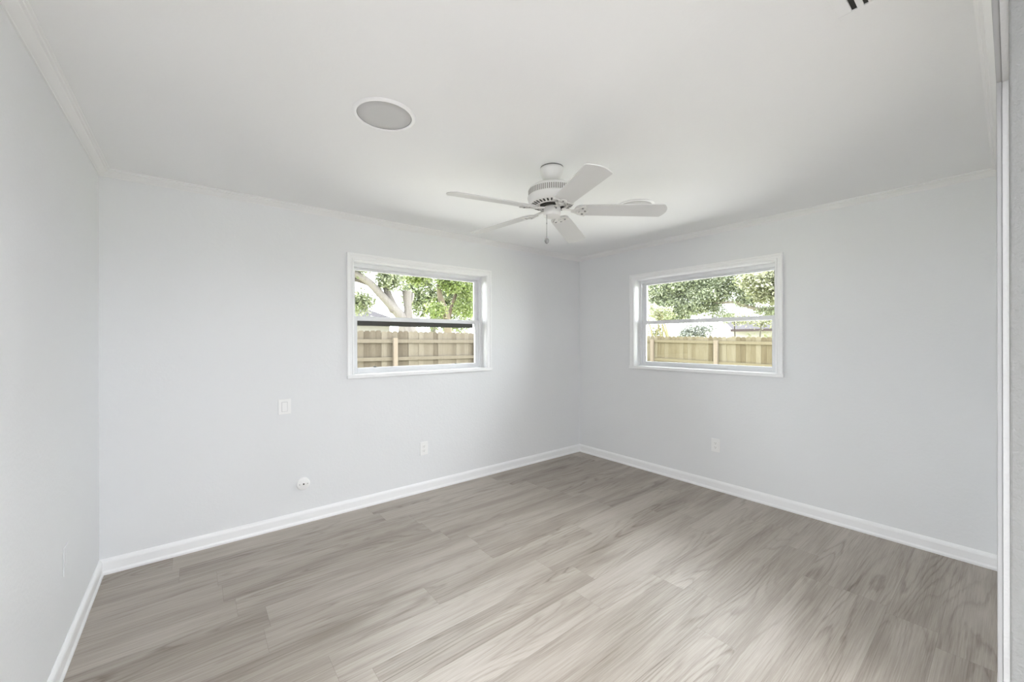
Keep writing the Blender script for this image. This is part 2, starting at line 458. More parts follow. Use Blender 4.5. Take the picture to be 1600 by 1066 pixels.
moulding(CROWN, 'fl', 'bl', 'trim_1', M['crown'], 'white crown moulding along the left wall', 'crown moulding')
moulding(CROWN, 'bl', 'br', 'trim_2', M['crown'], 'white crown moulding above the left window', 'crown moulding')
moulding(CROWN, 'br', 'fr', 'trim_3', M['crown'], 'white crown moulding above the right window', 'crown moulding')
moulding(CROWN, 'fr', 'fl', 'trim_4', M['crown'], 'white crown moulding at the right edge above the opening', 'crown moulding')
moulding(BASE, (XL, 1.04), 'bl', 'baseboard_left', M['trim'], 'white baseboard along the left wall', 'baseboard', a_flat=(1, 0))
moulding(BASE, 'bl', 'br', 'baseboard_back', M['trim'], 'white baseboard under the left window', 'baseboard')
moulding(BASE, 'br', 'fr', 'baseboard_right', M['trim'], 'white baseboard under the right window', 'baseboard')
moulding(BASE, 'fr', (DX1 + 0.062, YF), 'baseboard_front', M['trim'], 'short white baseboard beside the opening', 'baseboard', b_flat=(0, 1))

# ------------------------------------------------------------------ windows
def window(name, label, P, u0, u1, v0, v1, ends, dark_bar):
    """P(u, v, n): u along the wall left to right, v up, n outward from the wall face"""
    root = thing(name, label, 'window', kind='structure')
    def bx(mb, a0, a1, b0, b1, n0, n1):
        pts = [P(u, v, n) for u in (a0, a1) for v in (b0, b1) for n in (n0, n1)]
        return mb.add(pts, [(0, 1, 3, 2), (4, 6, 7, 5), (0, 4, 5, 1), (2, 3, 7, 6), (0, 2, 6, 4), (1, 5, 7, 3)])
    # casing: stepped profile swept with mitres round left, head and right
    cw = 0.0545
    prof = [(0.0, 0.0), (0.0, 0.014), (0.004, 0.0165), (0.012, 0.0165), (0.016, 0.013), (0.034, 0.013), (0.038, 0.018), (0.050, 0.020), (cw, 0.017), (cw, 0.0)]
    n = len(prof)
    path = [((u0, v0 + 0.027), (-1, 0)), ((u0, v1), (-1, 1)), ((u1, v1), (1, 1)), ((u1, v0 + 0.027), (1, 0))]
    vs, fs = [], []
    for (pu, pv), (du, dv) in path:
        for t_, h in prof: vs.append(P(pu + du * t_, pv + dv * t_, -h))
    for k in range(3):
        for i in range(n):
            fs.append((k * n + i, k * n + (i + 1) % n, (k + 1) * n + (i + 1) % n, (k + 1) * n + i))
    fs += [tuple(range(n))[::-1], tuple(range(3 * n, 4 * n))]
    MB().add(vs, fs).build('window_casing', M['trim'], root)
    # stool (inside sill)
    st = MB()
    bx(st, u0 - cw - ends[0], u1 + cw + ends[1], v0 - 0.004, v0 + 0.027, -0.030, 0.0)
    bx(st, u0, u1, v0, v0 + 0.027, 0.0, 0.105)
    st.build('window_sill', M['trim'], root, bevel=0.004, seg=2)
    vb = v0 + 0.027
    # reveal boards
    rv = MB()
    th = 0.004
    bx(rv, u0, u0 + th, vb, v1, 0.001, 0.105); bx(rv, u1 - th, u1, vb, v1, 0.001, 0.105); bx(rv, u0 + th, u1 - th, v1 - th, v1, 0.001, 0.105)
    rv.build('window_reveal', M['trim'], root)
    # outer frame
    a0, a1 = u0 + th, u1 - th
    fr = MB()
    bx(fr, a0, a0 + 0.018, vb, v1 - 0.004, 0.098, 0.172); bx(fr, a1 - 0.018, a1, vb, v1 - 0.004, 0.098, 0.172)
    bx(fr, a0 + 0.018, a1 - 0.018, v1 - 0.036, v1 - 0.004, 0.098, 0.172); bx(fr, a0 + 0.018, a1 - 0.018, v0 - 0.0, vb + 0.006, 0.104, 0.172)
    fr.build('window_frame', M['vinyl'], root, bevel=0.0015, seg=1)
    b0, b1 = a0 + 0.018, a1 - 0.018
    vm = 1.586                       # top of meeting rail
    # upper sash (outer track)
    us = MB()
    sw = 0.034
    top = v1 - 0.036
    bx(us, b0, b0 + sw, vm - 0.036, top, 0.140, 0.164); bx(us, b1 - sw, b1, vm - 0.036, top, 0.140, 0.164)
    bx(us, b0 + sw, b1 - sw, top - 0.020, top, 0.140, 0.164); bx(us, b0 + sw, b1 - sw, vm - 0.036, vm + 0.004, 0.140, 0.164)
    uo = us.build('upper_sash', M['vinyl'], root, bevel=0.0015, seg=1)
    gp = MB(); bx(gp, b0 + sw - 0.004, b1 - sw + 0.004, vm, top - 0.016, 0.150, 0.154); gp.build('pane', M['glass'], uo)
    # lower sash (inner track)
    ls = MB()
    lw = 0.042
    bx(ls, b0, b0 + lw, vb + 0.004, vm, 0.108, 0.134); bx(ls, b1 - lw, b1, vb + 0.004, vm, 0.108, 0.134)
    bx(ls, b0 + lw, b1 - lw, vm - 0.036, vm, 0.108, 0.134); bx(ls, b0 + lw, b1 - lw, vb + 0.004, 1.147, 0.108, 0.134)
    lo = ls.build('lower_sash', M['vinyl'], root, bevel=0.002, seg=1)
    gp = MB(); bx(gp, b0 + lw - 0.004, b1 - lw + 0.004, 1.143, vm - 0.032, 0.119, 0.123); gp.build('pane', M['glass'], lo)
    if dark_bar:
        db = MB(); bx(db, b0 + lw - 0.006, b1 - lw - 0.012, 1.508, vm - 0.036, 0.140, 0.150)
        tag(db.build('screen_bar', M['screen_bar'], root), 'dark strip under the meeting rail')
        lt = MB(); bx(lt, u0 + 0.205, u0 + 0.228, 1.147, 1.158, 0.112, 0.124); bx(lt, u1 - 0.30, u1 - 0.282, 1.147, 1.154, 0.112, 0.124)
        tag(lt.build('tilt_latch', M['screen_bar'], root), 'small dark latches on the bottom rail')
    else:
        lt = MB(); um = (u0 + u1) / 2 + 0.13; bx(lt, um - 0.025, um + 0.025, vm, vm + 0.012, 0.110, 0.132)
        lt.build('sash_lock', M['vinyl'], root, bevel=0.003)
    return root

window('window_1', 'white sliding sash window with a dark strip under its middle rail', lambda u, v, n: (u, YB + n, v),
       W1['u0'], W1['u1'], W1['v0'], W1['v1'], (0.0, 0.0), True)
window('window_2', 'white sash window looking onto oak leaves and a yellowish fence', lambda u, v, n: (XR + n, -u, v),
       -W2['u1'], -W2['u0'], W2['v0'], W2['v1'], (0.0, 0.008), False)

# ================================================================== CEILING FAN
FX, FY = 1.6525, 1.6895
fan = thing('ceiling_fan', 'white five-blade ceiling fan with a pull chain', 'ceiling fan', (FX, FY, ZC))
def Z(z): return z - ZC
gk = MB().lathe([(0.0, 0.0), (0.067, 0.0), (0.067, -0.006), (0.0, -0.006)], 40)
gk.build('canopy_gap_shade', M['gap_and_switch_grey'], fan)  # dark ring put in for the shadow gap between canopy and ceiling
can = MB().lathe([(0.060, -0.0065), (0.0685, -0.007), (0.0685, -0.018), (0.066, -0.030), (0.060, -0.050), (0.052, -0.066), (0.044, -0.076), (0.036, -0.081), (0.024, -0.082), (0.022, -0.070)], 40)
canopy = can.build('canopy', M['fan'], fan, smooth=True)
for k in range(4):
    a = k * PI / 2 + R(20)
    Mx = Matrix.Rotation(a, 4, 'Z')
    tag(MB().mbox(Mx, 0.026, 0.0335, -0.008, 0.008, -0.0832, -0.0815).build('canopy_opening', M['slot'], canopy), 'dark opening beside the hanger ball')
MB().lathe([(0.0, Z(2.330)), (0.018, Z(2.326)), (0.022, Z(2.318)), (0.017, Z(2.310)), (0.0125, Z(2.306)), (0.0125, Z(2.286)), (0.0, Z(2.286))], 24).build('downrod', M['fan'], fan, smooth=True)
hs = MB().lathe([(0.0, Z(2.291)), (0.03, Z(2.291)), (0.075, Z(2.289)), (0.112, Z(2.284)), (0.128, Z(2.276)), (0.138, Z(2.264)), (0.1385, Z(2.262)),
                 (0.1385, Z(2.224)), (0.144, Z(2.221)), (0.145, Z(2.216)), (0.142, Z(2.208)), (0.139, Z(2.196)), (0.133, Z(2.184)), (0.126, Z(2.178)),
                 (0.095, Z(2.171)), (0.080, Z(2.170)), (0.076, Z(2.180)), (0.0, Z(2.180))], 72)
house = hs.build('motor_housing', M['fan'], fan, smooth='auto')
vs_ = MB()
for k in range(72):
    Mx = Matrix.Rotation(2 * PI * k / 72, 4, 'Z')
    vs_.mbox(Mx, 0.130, 0.1388, -0.0030, 0.0030, Z(2.2265), Z(2.2585))
tag(vs_.build('side_vent', M['vent_shadow'], house), 'ring of upright vent slots')
us_ = MB()
for k in range(32):
    Mx = Matrix.Rotation(2 * PI * k / 32, 4, 'Z') @ Matrix.Translation((0.1105, 0, Z(2.1745))) @ Matrix.Rotation(R(-12.8), 4, 'Y')
    us_.mbox(Mx, -0.0125, 0.0125, -0.0048, 0.0048, -0.0012, 0.004)
tag(us_.build('under_vent', M['slot'], house), 'ring of dark slots under the motor')
fw = MB().lathe([(0.0, Z(2.182)), (0.070, Z(2.182)), (0.070, Z(2.165)), (0.0, Z(2.165))], 40)
tag(fw.build('flywheel', M['slot'], fan, smooth='auto'), 'dark rotor under the motor')
sw_ = MB().lathe([(0.0, Z(2.172)), (0.040, Z(2.172)), (0.046, Z(2.163)), (0.0505, Z(2.156)), (0.0515, Z(2.132)), (0.0525, Z(2.130)), (0.0525, Z(2.124)), (0.051, Z(2.121)),
                  (0.049, Z(2.112)), (0.040, Z(2.105)), (0.022, Z(2.102)), (0.0, Z(2.101))], 40)
swh = sw_.build('switch_housing', M['fan'], fan, smooth='auto')
q = math.atan2(-FY, -FX)           # direction from the fan to the doorway
rs = MB()
Mx = Matrix.Rotation(q + R(26), 4, 'Z')
rs.mbox(Mx, 0.050, 0.055, -0.003, 0.003, Z(2.140), Z(2.152))
tag(rs.build('reverse_switch', M['gap_and_switch_grey'], swh), 'small grey slide switch')
ch = MB()
ca = q - R(42)
cx_, cy_ = 0.046 * math.cos(ca), 0.046 * math.sin(ca)
zt = 2.110; zb = 1.974
nbead = 46
for k in range(nbead):
    zz = zt + (zb - zt) * k / (nbead - 1)
    r_ = 0.0019
    Mz = Matrix.Translation((cx_, cy_, Z(zz)))
    ch.lathe([(0.0003, -r_), (r_ * .8, -r_ * .6), (r_, 0), (r_ * .8, r_ * .6), (0.0003, r_)], 6, Mz)
ch.lathe([(0.0007, Z(zb)), (0.0007, Z(zt))], 5, Matrix.Translation((cx_, cy_, 0)))
ch.lathe([(0.0002, Z(2.066)), (0.003, Z(2.063)), (0.003, Z(2.056)), (0.0002, Z(2.053))], 8, Matrix.Translation((cx_, cy_, 0)))
chain = ch.build('pull_chain', M['chain'], fan, smooth=True)
kb = MB().lathe([(0.0005, Z(1.976)), (0.005, Z(1.974)), (0.0105, Z(1.9685)), (0.014, Z(1.958)), (0.0105, Z(1.9475)), (0.005, Z(1.942)), (0.0005, Z(1.940))], 20, Matrix.Translation((cx_, cy_, 0)))
tag(kb.build('chain_knob', M['chain'], chain, smooth=True), 'round grey pull knob')

# one blade along +X in its own frame (origin on the fan axis), copied five times
BZ = 2.148
def blade_outline():
    r0, r1 = 0.128, 0.657
    pts = []
    for k in range(9):             # rounded root
        a = R(90 + 180 * k / 8)
        pts.append((r0 + 0.040 + 0.040 * math.cos(a), 0.056 * math.sin(a)))
    hw = 0.068
    tip = [(r1 - 0.031, -hw), (r1 - 0.026, -hw * 0.975)]
    for k in range(-4, 5):
        tip.append((r1 - 0.0215 * (k / 4) ** 2, hw * 0.90 * k / 4))
    tip += [(r1 - 0.026, hw * 0.975), (r1 - 0.031, hw)]
    return pts + tip
blade_M = Matrix.Translation((0, 0, Z(BZ))) @ Matrix.Rotation(R(2.0), 4, 'Y')
pitch = Matrix.Rotation(R(-12.2), 4, 'X')
BM = blade_M @ pitch
bl = MB().prism(blade_outline(), BM, -0.003, 0.003)
blade = bl.build('blade', M['blade'], fan, bevel=0.0018, seg=2)
# blade iron: arm from the rotor and an ornate plate under the blade root
br = MB()
arm = [(0.060, -0.012), (0.085, -0.0095), (0.135, -0.008), (0.135, 0.008), (0.085, 0.0095), (0.060, 0.012)]
br.prism(arm, Matrix.Translation((0, 0, Z(2.158))) @ Matrix.Rotation(R(7.5), 4, 'Y') , -0.0035, 0.0035)
def ring(cx, cy, ro, ri, n=18, z0=-0.0095, z1=-0.0035):
    vs, fs = [], []
    for z in (z0, z1):
        for r_ in (ro, ri):
            for k in range(n):
                a = 2 * PI * k / n
                vs.append(BM @ Vector((cx + r_ * math.cos(a), cy + r_ * math.sin(a), z)))
    for k in range(n):
        k2 = (k + 1) % n
        fs += [(k, k2, n + k2, n + k), (2 * n + k, 3 * n + k, 3 * n + k2, 2 * n + k2), (k, 2 * n + k, 2 * n + k2, k2), (n + k, n + k2, 3 * n + k2, 3 * n + k)]
    br.add(vs, fs)
ring(0.152, 0.0, 0.030, 0.014)
ring(0.177, 0.030, 0.020, 0.009); ring(0.177, -0.030, 0.020, 0.009); ring(0.192, 0.0, 0.020, 0.009)
br.prism([(0.110, -0.012), (0.132, -0.018), (0.132, 0.018), (0.110, 0.012)], BM, -0.0095, -0.0035)
for sy in (-1, 1):                 # sweeping edge that cups the blade root
    pts = []
    for k in range(11):
        a = R(180 - 78 * k / 10)
        pts.append((0.205 + 0.062 * math.cos(a), sy * 0.058 * math.sin(a)))
    for k in range(10, -1, -1):
        a = R(180 - 78 * k / 10)
        pts.append((0.205 + 0.051 * math.cos(a), sy * 0.048 * math.sin(a)))
    br.prism(pts if sy > 0 else pts[::-1], BM, -0.0095, -0.0035)
brk = br.build('blade_bracket', M['fan'], blade)
for x, y in ((0.177, 0.030), (0.177, -0.030), (0.192, 0.0)):
    MB().lathe([(0.0, -0.0115), (0.004, -0.011), (0.005, -0.0095), (0.005, -0.003)], 10, BM @ Matrix.Translation((x, y, 0))).build('bracket_screw', M['chain'], blade)
A0 = -43.4
SAG = [0.0, -0.1, 0.0, 0.0, 1.2]
blade.rotation_euler = (0, 0, R(A0))
for k in range(1, 5):
    c = copy_tree(blade, fan)
    c.rotation_euler = (0, R(SAG[k]), R(A0 - 72 * k))

# ================================================================== CEILING SPEAKERS, REGISTER
def speaker(x, y, label):
    root = thing('ceiling_speaker', label, 'speaker', (x, y, ZC), 'round speakers in the ceiling')
    MB().lathe([(0.118, -0.0005), (0.118, -0.006), (0.121, -0.0085), (0.128, -0.0075), (0.135, -0.004), (0.1375, -0.0005)], 64).build('speaker_rim', M['trim'], root, smooth=True)
    g = mat('perforated_grille', (0.60, 0.60, 0.60), 0.75, 0.25)
    t, b, N, L = nt(g)
    vo = N('ShaderNodeTexVoronoi'); vo.inputs['Scale'].default_value = 420
    ge = N('ShaderNodeNewGeometry'); L(ge.outputs['Position'], vo.inputs['Vector'])
    bp = N('ShaderNodeBump'); bp.inputs['Strength'].default_value = 0.3; bp.inputs['Distance'].default_value = 0.001
    L(vo.outputs['Distance'], bp.inputs['Height']); L(bp.outputs['Normal'], b.inputs['Normal'])
    tag(MB().lathe([(0.1165, -0.0005), (0.1165, -0.003), (0.08, -0.0045), (0.0001, -0.0055)], 64).build('speaker_grille', g, root, smooth=True), 'grey mesh grille')
    tag(MB().lathe([(0.1162, -0.0006), (0.1182, -0.0006), (0.1182, -0.0032), (0.1162, -0.0032)], 64).build('grille_gap', M['gap_and_switch_grey'], root), 'thin dark gap around the grille')
    return root
speaker(0.675, 1.763, 'round flush speaker with grey grille in the open ceiling')
speaker(2.605, 1.77, 'round flush speaker mostly hidden behind the right fan blade')

vent = thing('ceiling_register', 'white ceiling air register with dark slots at the top edge', 'air vent', (1.45, 0.24, ZC))
vf = MB()
vf.box(-0.175, -0.150, -0.10, 0.10, -0.006, 0).box(0.137, 0.165, -0.10, 0.10, -0.006, 0).box(-0.150, 0.137, 0.0655, 0.10, -0.006, 0).box(-0.150, 0.137, -0.10, -0.0655, -0.006, 0)
vf.build('register_frame', M['ceiling'], vent, bevel=0.002)
for k in range(5):
    y = 0.0515 - 0.026 * k
    MB().box(-0.150, 0.137, y - 0.0145, y + 0.0005, -0.005, -0.0015).build('louver', M['ceiling'], vent)
tag(MB().box(-0.150, 0.137, -0.0655, 0.0655, -0.0012, -0.0002).build('register_throat', M['slot'], vent), 'dark duct behind the louvers')

# ================================================================== WALL PLATES
def on_back(x, z): return Matrix.Translation((x, YB, z)) @ Matrix.Rotation(R(180), 4, 'Z')
def on_right(y, z): return Matrix.Translation((XR, y, z)) @ Matrix.Rotation(R(90), 4, 'Z')
def on_left(y, z): return Matrix.Translation((XL, y, z)) @ Matrix.Rotation(R(-90), 4, 'Z')
# local frame of a plate: x across, z up, +y out of the wall into the room
def place(root, Mx): root.matrix_world = Mx; return root

def make_outlet(label, Mx, body, group='wall outlets'):
    if body is M['wall']: Mx = Mx @ Matrix.Diagonal((1, 0.55, 1, 1))
    root = place(thing('wall_outlet', label, 'outlet', group=group), Mx)
    MB().box(-0.0385, 0.0385, 0.0, 0.007, -0.0605, 0.0605).build('cover_plate', body, root, bevel=0.0025)
    for s in (-1, 1):
        oc = []
        for k in range(20):
            a = 2 * PI * k / 20
            oc.append((max(-0.0165, min(0.0165, 0.0185 * math.cos(a))), 0.0145 * math.sin(a)))
        Mr = Matrix.Translation((0, 0.007, s * 0.0195)) @ Matrix.Rotation(R(90), 4, 'X')
        rc = MB().prism(oc, Mr, -0.0015, 0.0005).build('receptacle', body, root)
        hl = MB().box(-0.0075, -0.0052, 0.0080, 0.0089, s * 0.0195 - 0.001, s * 0.0195 + 0.0075).box(0.0052, 0.0072, 0.0080, 0.0089, s * 0.0195, s * 0.0195 + 0.007)
        hl.lathe([(0.0, 0), (0.0027, 0), (0.0027, 0.0009), (0, 0.0009)], 10, Matrix.Translation((0, 0.0089, s * 0.0195 - 0.0068)) @ Matrix.Rotation(R(90), 4, 'X'))
        tag(hl.build('socket_hole', M['vent_shadow'] if body is M['plastic'] else body, rc), 'dark socket holes' if body is M['plastic'] else None)
    MB().lathe([(0.0, 0.0022), (0.0025, 0.002), (0.0032, 0.0), ], 10, Matrix.Translation((0, 0.0065, 0)) @ Matrix.Rotation(R(-90), 4, 'X')).build('plate_screw', body, root)
    return root
make_outlet('white duplex outlet low on the back wall below the left window', on_back(1.643, 0.393), M['plastic'])
make_outlet('white duplex outlet low on the right wall below the right window', on_right(1.699, 0.4105), M['plastic'])
make_outlet('outlet painted over in wall grey on the left wall', on_left(2.563, 0.4345), M['wall'])

sw = place(thing('wall_switch', 'white wall switch on the back wall left of the window', 'switch'), on_back(0.524, 0.893))
MB().box(-0.0405, 0.0405, 0.0, 0.011, -0.056, 0.056).build('cover_plate', M['plastic'], sw, bevel=0.003)
MB().box(-0.019, 0.019, 0.009, 0.0118, -0.036, 0.036).build('switch_bezel', M['bezel'], sw)
rk = MB().add([(-0.017, 0.010, -0.034), (0.017, 0.010, -0.034), (0.017, 0.010, 0.034), (-0.017, 0.010, 0.034),
               (-0.017, 0.0165, -0.034), (0.017, 0.0165, -0.034), (0.017, 0.0125, 0.034), (-0.017, 0.0125, 0.034)],
              [(0, 1, 2, 3), (4, 7, 6, 5), (0, 4, 5, 1), (1, 5, 6, 2), (2, 6, 7, 3), (3, 7, 4, 0)])
rk.build('rocker', M['plastic'], sw, bevel=0.001)
for s in (-1, 1):
    MB().lathe([(0.0, 0.0022), (0.0025, 0.002), (0.0032, 0.0)], 10, Matrix.Translation((0, 0.0105, s * 0.046)) @ Matrix.Rotation(R(-90), 4, 'X')).build('plate_screw', M['plastic'], sw)

rp = place(thing('round_wall_plate', 'round white wall plate with a small black centre hole', 'wall plate'), on_back(0.648, 0.297))
Ry = Matrix.Rotation(R(-90), 4, 'X')
MB().lathe([(0.046, 0.0), (0.046, 0.010), (0.043, 0.016), (0.037, 0.0195), (0.0, 0.0205)], 40, Ry).build('cover_plate', M['plastic'], rp, smooth='auto')
tag(MB().lathe([(0.0, 0.0215), (0.0058, 0.0213), (0.0058, 0.019), (0, 0.019)], 16, Ry).build('centre_hole', M['slot'], rp), 'black hole')
for s in (-1, 1):
    MB().lathe([(0.0, 0.0215), (0.003, 0.021), (0.0038, 0.0185)], 10, Matrix.Translation((s * 0.027, 0, 0)) @ Ry).build('plate_screw', M['chain'], rp)

# ================================================================== OUTSIDE
tag(MB().box(-30, 70, -20, 70, GZ - 0.3, GZ).build('ground', M['grass']), 'dry green lawn around the house', 'lawn', kind='structure')

tag(MB().box(XL - 2, XR + 6.0, YB + T, YB + 4.6, GZ, GZ + 0.03).box(XR + T, XR + 6.0, -6, YB + T, GZ, GZ + 0.03).build('bounce_slab', M['concrete']),  # unseen slab added to bounce sun through the windows onto the ceiling
    'unseen pale concrete slab added to bounce sunlight up to the ceiling', 'bounce_slab', kind='structure')

def picket_fence(label, Pf, s0, s1, top0, top1, posts, wood, postm, seed, cap):
    """Pf(s, z, d): s along the fence, d outward (away from the house); pickets on the far side, rails and posts facing the house"""
    rnd = random.Random(seed)
    root = thing('picket_fence', label, 'fence')
    def topz(s): return top0 + (top1 - top0) * (s - s0) / (s1 - s0)
    def bx(mb, a0, a1, zlo0, zhi0, zlo1, zhi1, d0, d1):
        pts = [Pf(a0, zlo0, d0), Pf(a0, zlo0, d1), Pf(a0, zhi0, d0), Pf(a0, zhi0, d1), Pf(a1, zlo1, d0), Pf(a1, zlo1, d1), Pf(a1, zhi1, d0), Pf(a1, zhi1, d1)]
        mb.add(pts, [(0, 1, 3, 2), (4, 6, 7, 5), (0, 4, 5, 1), (2, 3, 7, 6), (0, 2, 6, 4), (1, 5, 7, 3)])
    pk = MB(); s = s0
    while s < s1:
        wd = 0.138; t = topz(s) + rnd.uniform(-0.012, 0.012); c = 0.030
        o = rnd.choice((-0.005, 0.005)) + rnd.uniform(-0.002, 0.002); d0, d1 = 0.0 + o, 0.016 + o
        out = [(s, GZ), (s + wd, GZ), (s + wd, t - c), (s + wd - c, t), (s + c, t), (s, t - c)]
        vs = [Pf(a, z, d0) for a, z in out] + [Pf(a, z, d1) for a, z in out]
        n = 6
        pk.add(vs, [tuple(range(n))[::-1], tuple(range(n, 2 * n))] + [(i, (i + 1) % n, n + (i + 1) % n, n + i) for i in range(n)])
        s += 0.1388 + rnd.uniform(0.0, 0.0015)
    pk.build('picket_panel', wood, root)
    for dz0, dz1 in cap['rails']:
        rl = MB(); bx(rl, s0, s1, topz(s0) + dz0, topz(s0) + dz1, topz(s1) + dz0, topz(s1) + dz1, -0.045, -0.006)
        rl.build('rail', wood, root)
    for ps in posts:
        po = MB(); hw = cap['pw']; bx(po, ps - hw, ps + hw, GZ, topz(ps) - cap['post_drop'], GZ, topz(ps) - cap['post_drop'], -0.125, -0.045)
        po.build('post', postm, root)
    return root
picket_fence('weathered brown picket fence with pale posts beyond the left window', lambda s, z, d: (s, 9.6 + d, z), -2.0, 12.9, 1.65, 1.56,
             [-0.86, 1.50, 3.90, 6.28, 8.66, 11.04], M['fence_grey'], M['post_pink'], 5,
             dict(rails=((-0.295, -0.205), (-0.73, -0.645)), post_drop=0.17, pw=0.052))
picket_fence('yellowish wooden picket fence beyond the right window', lambda s, z, d: (13.0 + d, s, z), -1.0, 9.5, 1.36, 1.55,
             [-0.90, 1.35, 3.60, 5.84, 8.09], M['fence_yellow'], M['post_pink'], 9,
             dict(rails=((-0.225, -0.135), (-0.88, -0.79)), post_drop=0.12, pw=0.060))

def foliage(name, parent, m, blobs, seed, origin=(0, 0, 0)):
    """blobs: (centre, radii, leaf count, leaf length); many small bent leaves"""
    rnd = random.Random(seed)
    vs, fs = [], []
    for (cx, cy, cz), (rx, ry, rz), cnt, ln in blobs:
        # leaves gather on a few dozen twig tips inside the blob
        tips = []
        for _ in range(max(6, cnt // 22)):
            while True:
                p = [rnd.uniform(-1, 1) for _ in range(3)]
                if sum(a * a for a in p) <= 1: break
            tips.append(p)
        for _ in range(cnt):
            t = rnd.choice(tips)
            c = Vector((cx + rx * t[0] + rnd.gauss(0, 0.13), cy + ry * t[1] + rnd.gauss(0, 0.13), cz + rz * t[2] + rnd.gauss(0, 0.11)))
            d = Vector((rnd.gauss(0, 1), rnd.gauss(0, 1), rnd.gauss(-0.2, 0.7))).normalized()
            sd = d.cross(Vector((rnd.gauss(0, 0.6), rnd.gauss(0, 0.6), 1))).normalized()
            up = d.cross(sd)
            l = ln * rnd.uniform(0.7, 1.3); wd = l * 0.24
            n = len(vs)
            vs += [c - d * l * 0.5, c + sd * wd + up * wd * 0.4, c + d * l * 0.5, c - sd * wd + up * wd * 0.4]
            fs += [(n, n + 1, n + 2), (n, n + 2, n + 3)]
    o = Vector(origin)
    me = bpy.data.meshes.new(name)
    me.from_pydata([tuple(v - o) for v in vs], [], fs)
    me.materials.append(m)
    ob = bpy.data.objects.new(name, me); C.objects.link(ob); ob.parent = parent
    return ob

def limbs(name, parent, m, paths, origin, n=10):
    o = Vector(origin); mb = MB()
    for pts, rads in paths:
        # smooth the path a little
        P = [Vector(p) - o for p in pts]; Q, RR = [], []
        for i in range(len(P) - 1):
            for k in range(4):
                t = k / 4
                p0, p1, p2, p3 = P[max(i - 1, 0)], P[i], P[i + 1], P[min(i + 2, len(P) - 1)]
                Q.append(0.5 * ((2 * p1) + (p2 - p0) * t + (2 * p0 - 5 * p1 + 4 * p2 - p3) * t * t + (3 * p1 - p0 - 3 * p2 + p3) * t ** 3))
                RR.append(rads[i] + (rads[i + 1] - rads[i]) * t)
        Q.append(P[-1]); RR.append(rads[-1])
        mb.tube(Q, RR, n)
    ob = mb.build(name, m, parent, smooth=True)
    return ob

# big pale-barked tree just beyond the left fence
oA = (5.55, 12.5, GZ)
tA = thing('shade_tree', 'forked tree with thick pale grey limbs beyond the brown fence', 'tree', oA)
limbs('trunk', tA, M['bark_grey'], [
    ([(5.62, 12.5, GZ), (5.60, 12.5, 0.9), (5.56, 12.5, 1.75), (5.48, 12.5, 2.12)], [0.42, 0.34, 0.31, 0.24]),
    ([(5.50, 12.5, 2.02), (5.12, 12.45, 2.34), (4.82, 12.4, 2.62), (4.50, 12.35, 2.92), (4.22, 12.3, 3.16), (3.82, 12.2, 3.36), (3.20, 12.0, 3.60)], [0.20, 0.15, 0.13, 0.125, 0.115, 0.105, 0.09]),
    ([(4.30, 12.32, 3.10), (3.95, 12.5, 3.25), (3.5, 12.6, 3.28), (2.9, 12.7, 3.30)], [0.08, 0.085, 0.08, 0.06]),
    ([(5.40, 12.5, 2.10), (5.14, 12.55, 2.42), (4.98, 12.6, 2.76), (4.88, 12.6, 3.05), (4.80, 12.7, 3.7), (4.6, 12.8, 4.6)], [0.19, 0.135, 0.125, 0.115, 0.08, 0.05]),
    ([(5.00, 12.4, 2.30), (4.86, 12.5, 2.62), (4.74, 12.55, 2.90)], [0.09, 0.08, 0.06]),
    ([(5.54, 12.45, 1.9), (5.52, 12.4, 2.40), (5.50, 12.4, 2.70), (5.48, 12.4, 3.02)], [0.20, 0.125, 0.13, 0.16]),
    ([(5.50, 12.45, 2.50), (5.66, 12.4, 2.72), (5.70, 12.4, 2.95)], [0.06, 0.05, 0.04]),
], oA)
foliage('foliage', tA, M['leaf_pale'], [
    ((3.7, 12.3, 3.75), (0.75, 0.8, 0.30), 1500, 0.14),
    ((4.85, 12.3, 3.32), (0.36, 0.4, 0.27), 1700, 0.12),
    ((4.10, 12.9, 2.62), (0.45, 0.4, 0.30), 1300, 0.13),
    ((5.05, 12.7, 4.35), (1.1, 0.6, 0.45), 2000, 0.14),
    ((3.4, 12.5, 4.6), (1.1, 0.6, 0.5), 1500, 0.14),
], 11, oA)
# bright green tree with a tan trunk
oB = (8.55, 15.1, GZ)
tB = thing('leafy_tree', 'bright lime green tree with a tan trunk beyond the brown fence', 'tree', oB)
limbs('trunk', tB, M['bark_brown'], [
    ([(8.62, 15.1, GZ), (8.57, 15.1, 1.2), (8.50, 15.1, 2.24), (8.37, 15.1, 2.68), (8.21, 15.1, 3.08), (8.05, 15.1, 3.75)], [0.22, 0.18, 0.155, 0.145, 0.135, 0.06]),
    ([(8.50, 15.1, 2.2), (8.78, 15.2, 2.86), (8.95, 15.2, 3.30), (9.08, 15.2, 3.81), (9.17, 15.2, 4.53)], [0.10, 0.08, 0.07, 0.055, 0.03]),
], oB)
cv = limbs('trunk_hollow', tB, M['bark_dark'], [([(8.39, 14.965, 2.32), (8.31, 14.965, 2.63), (8.20, 14.97, 2.88), (8.10, 14.98, 3.04)], [0.025, 0.04, 0.04, 0.03])], oB)
tag(cv, 'dark hollow in the tan trunk')
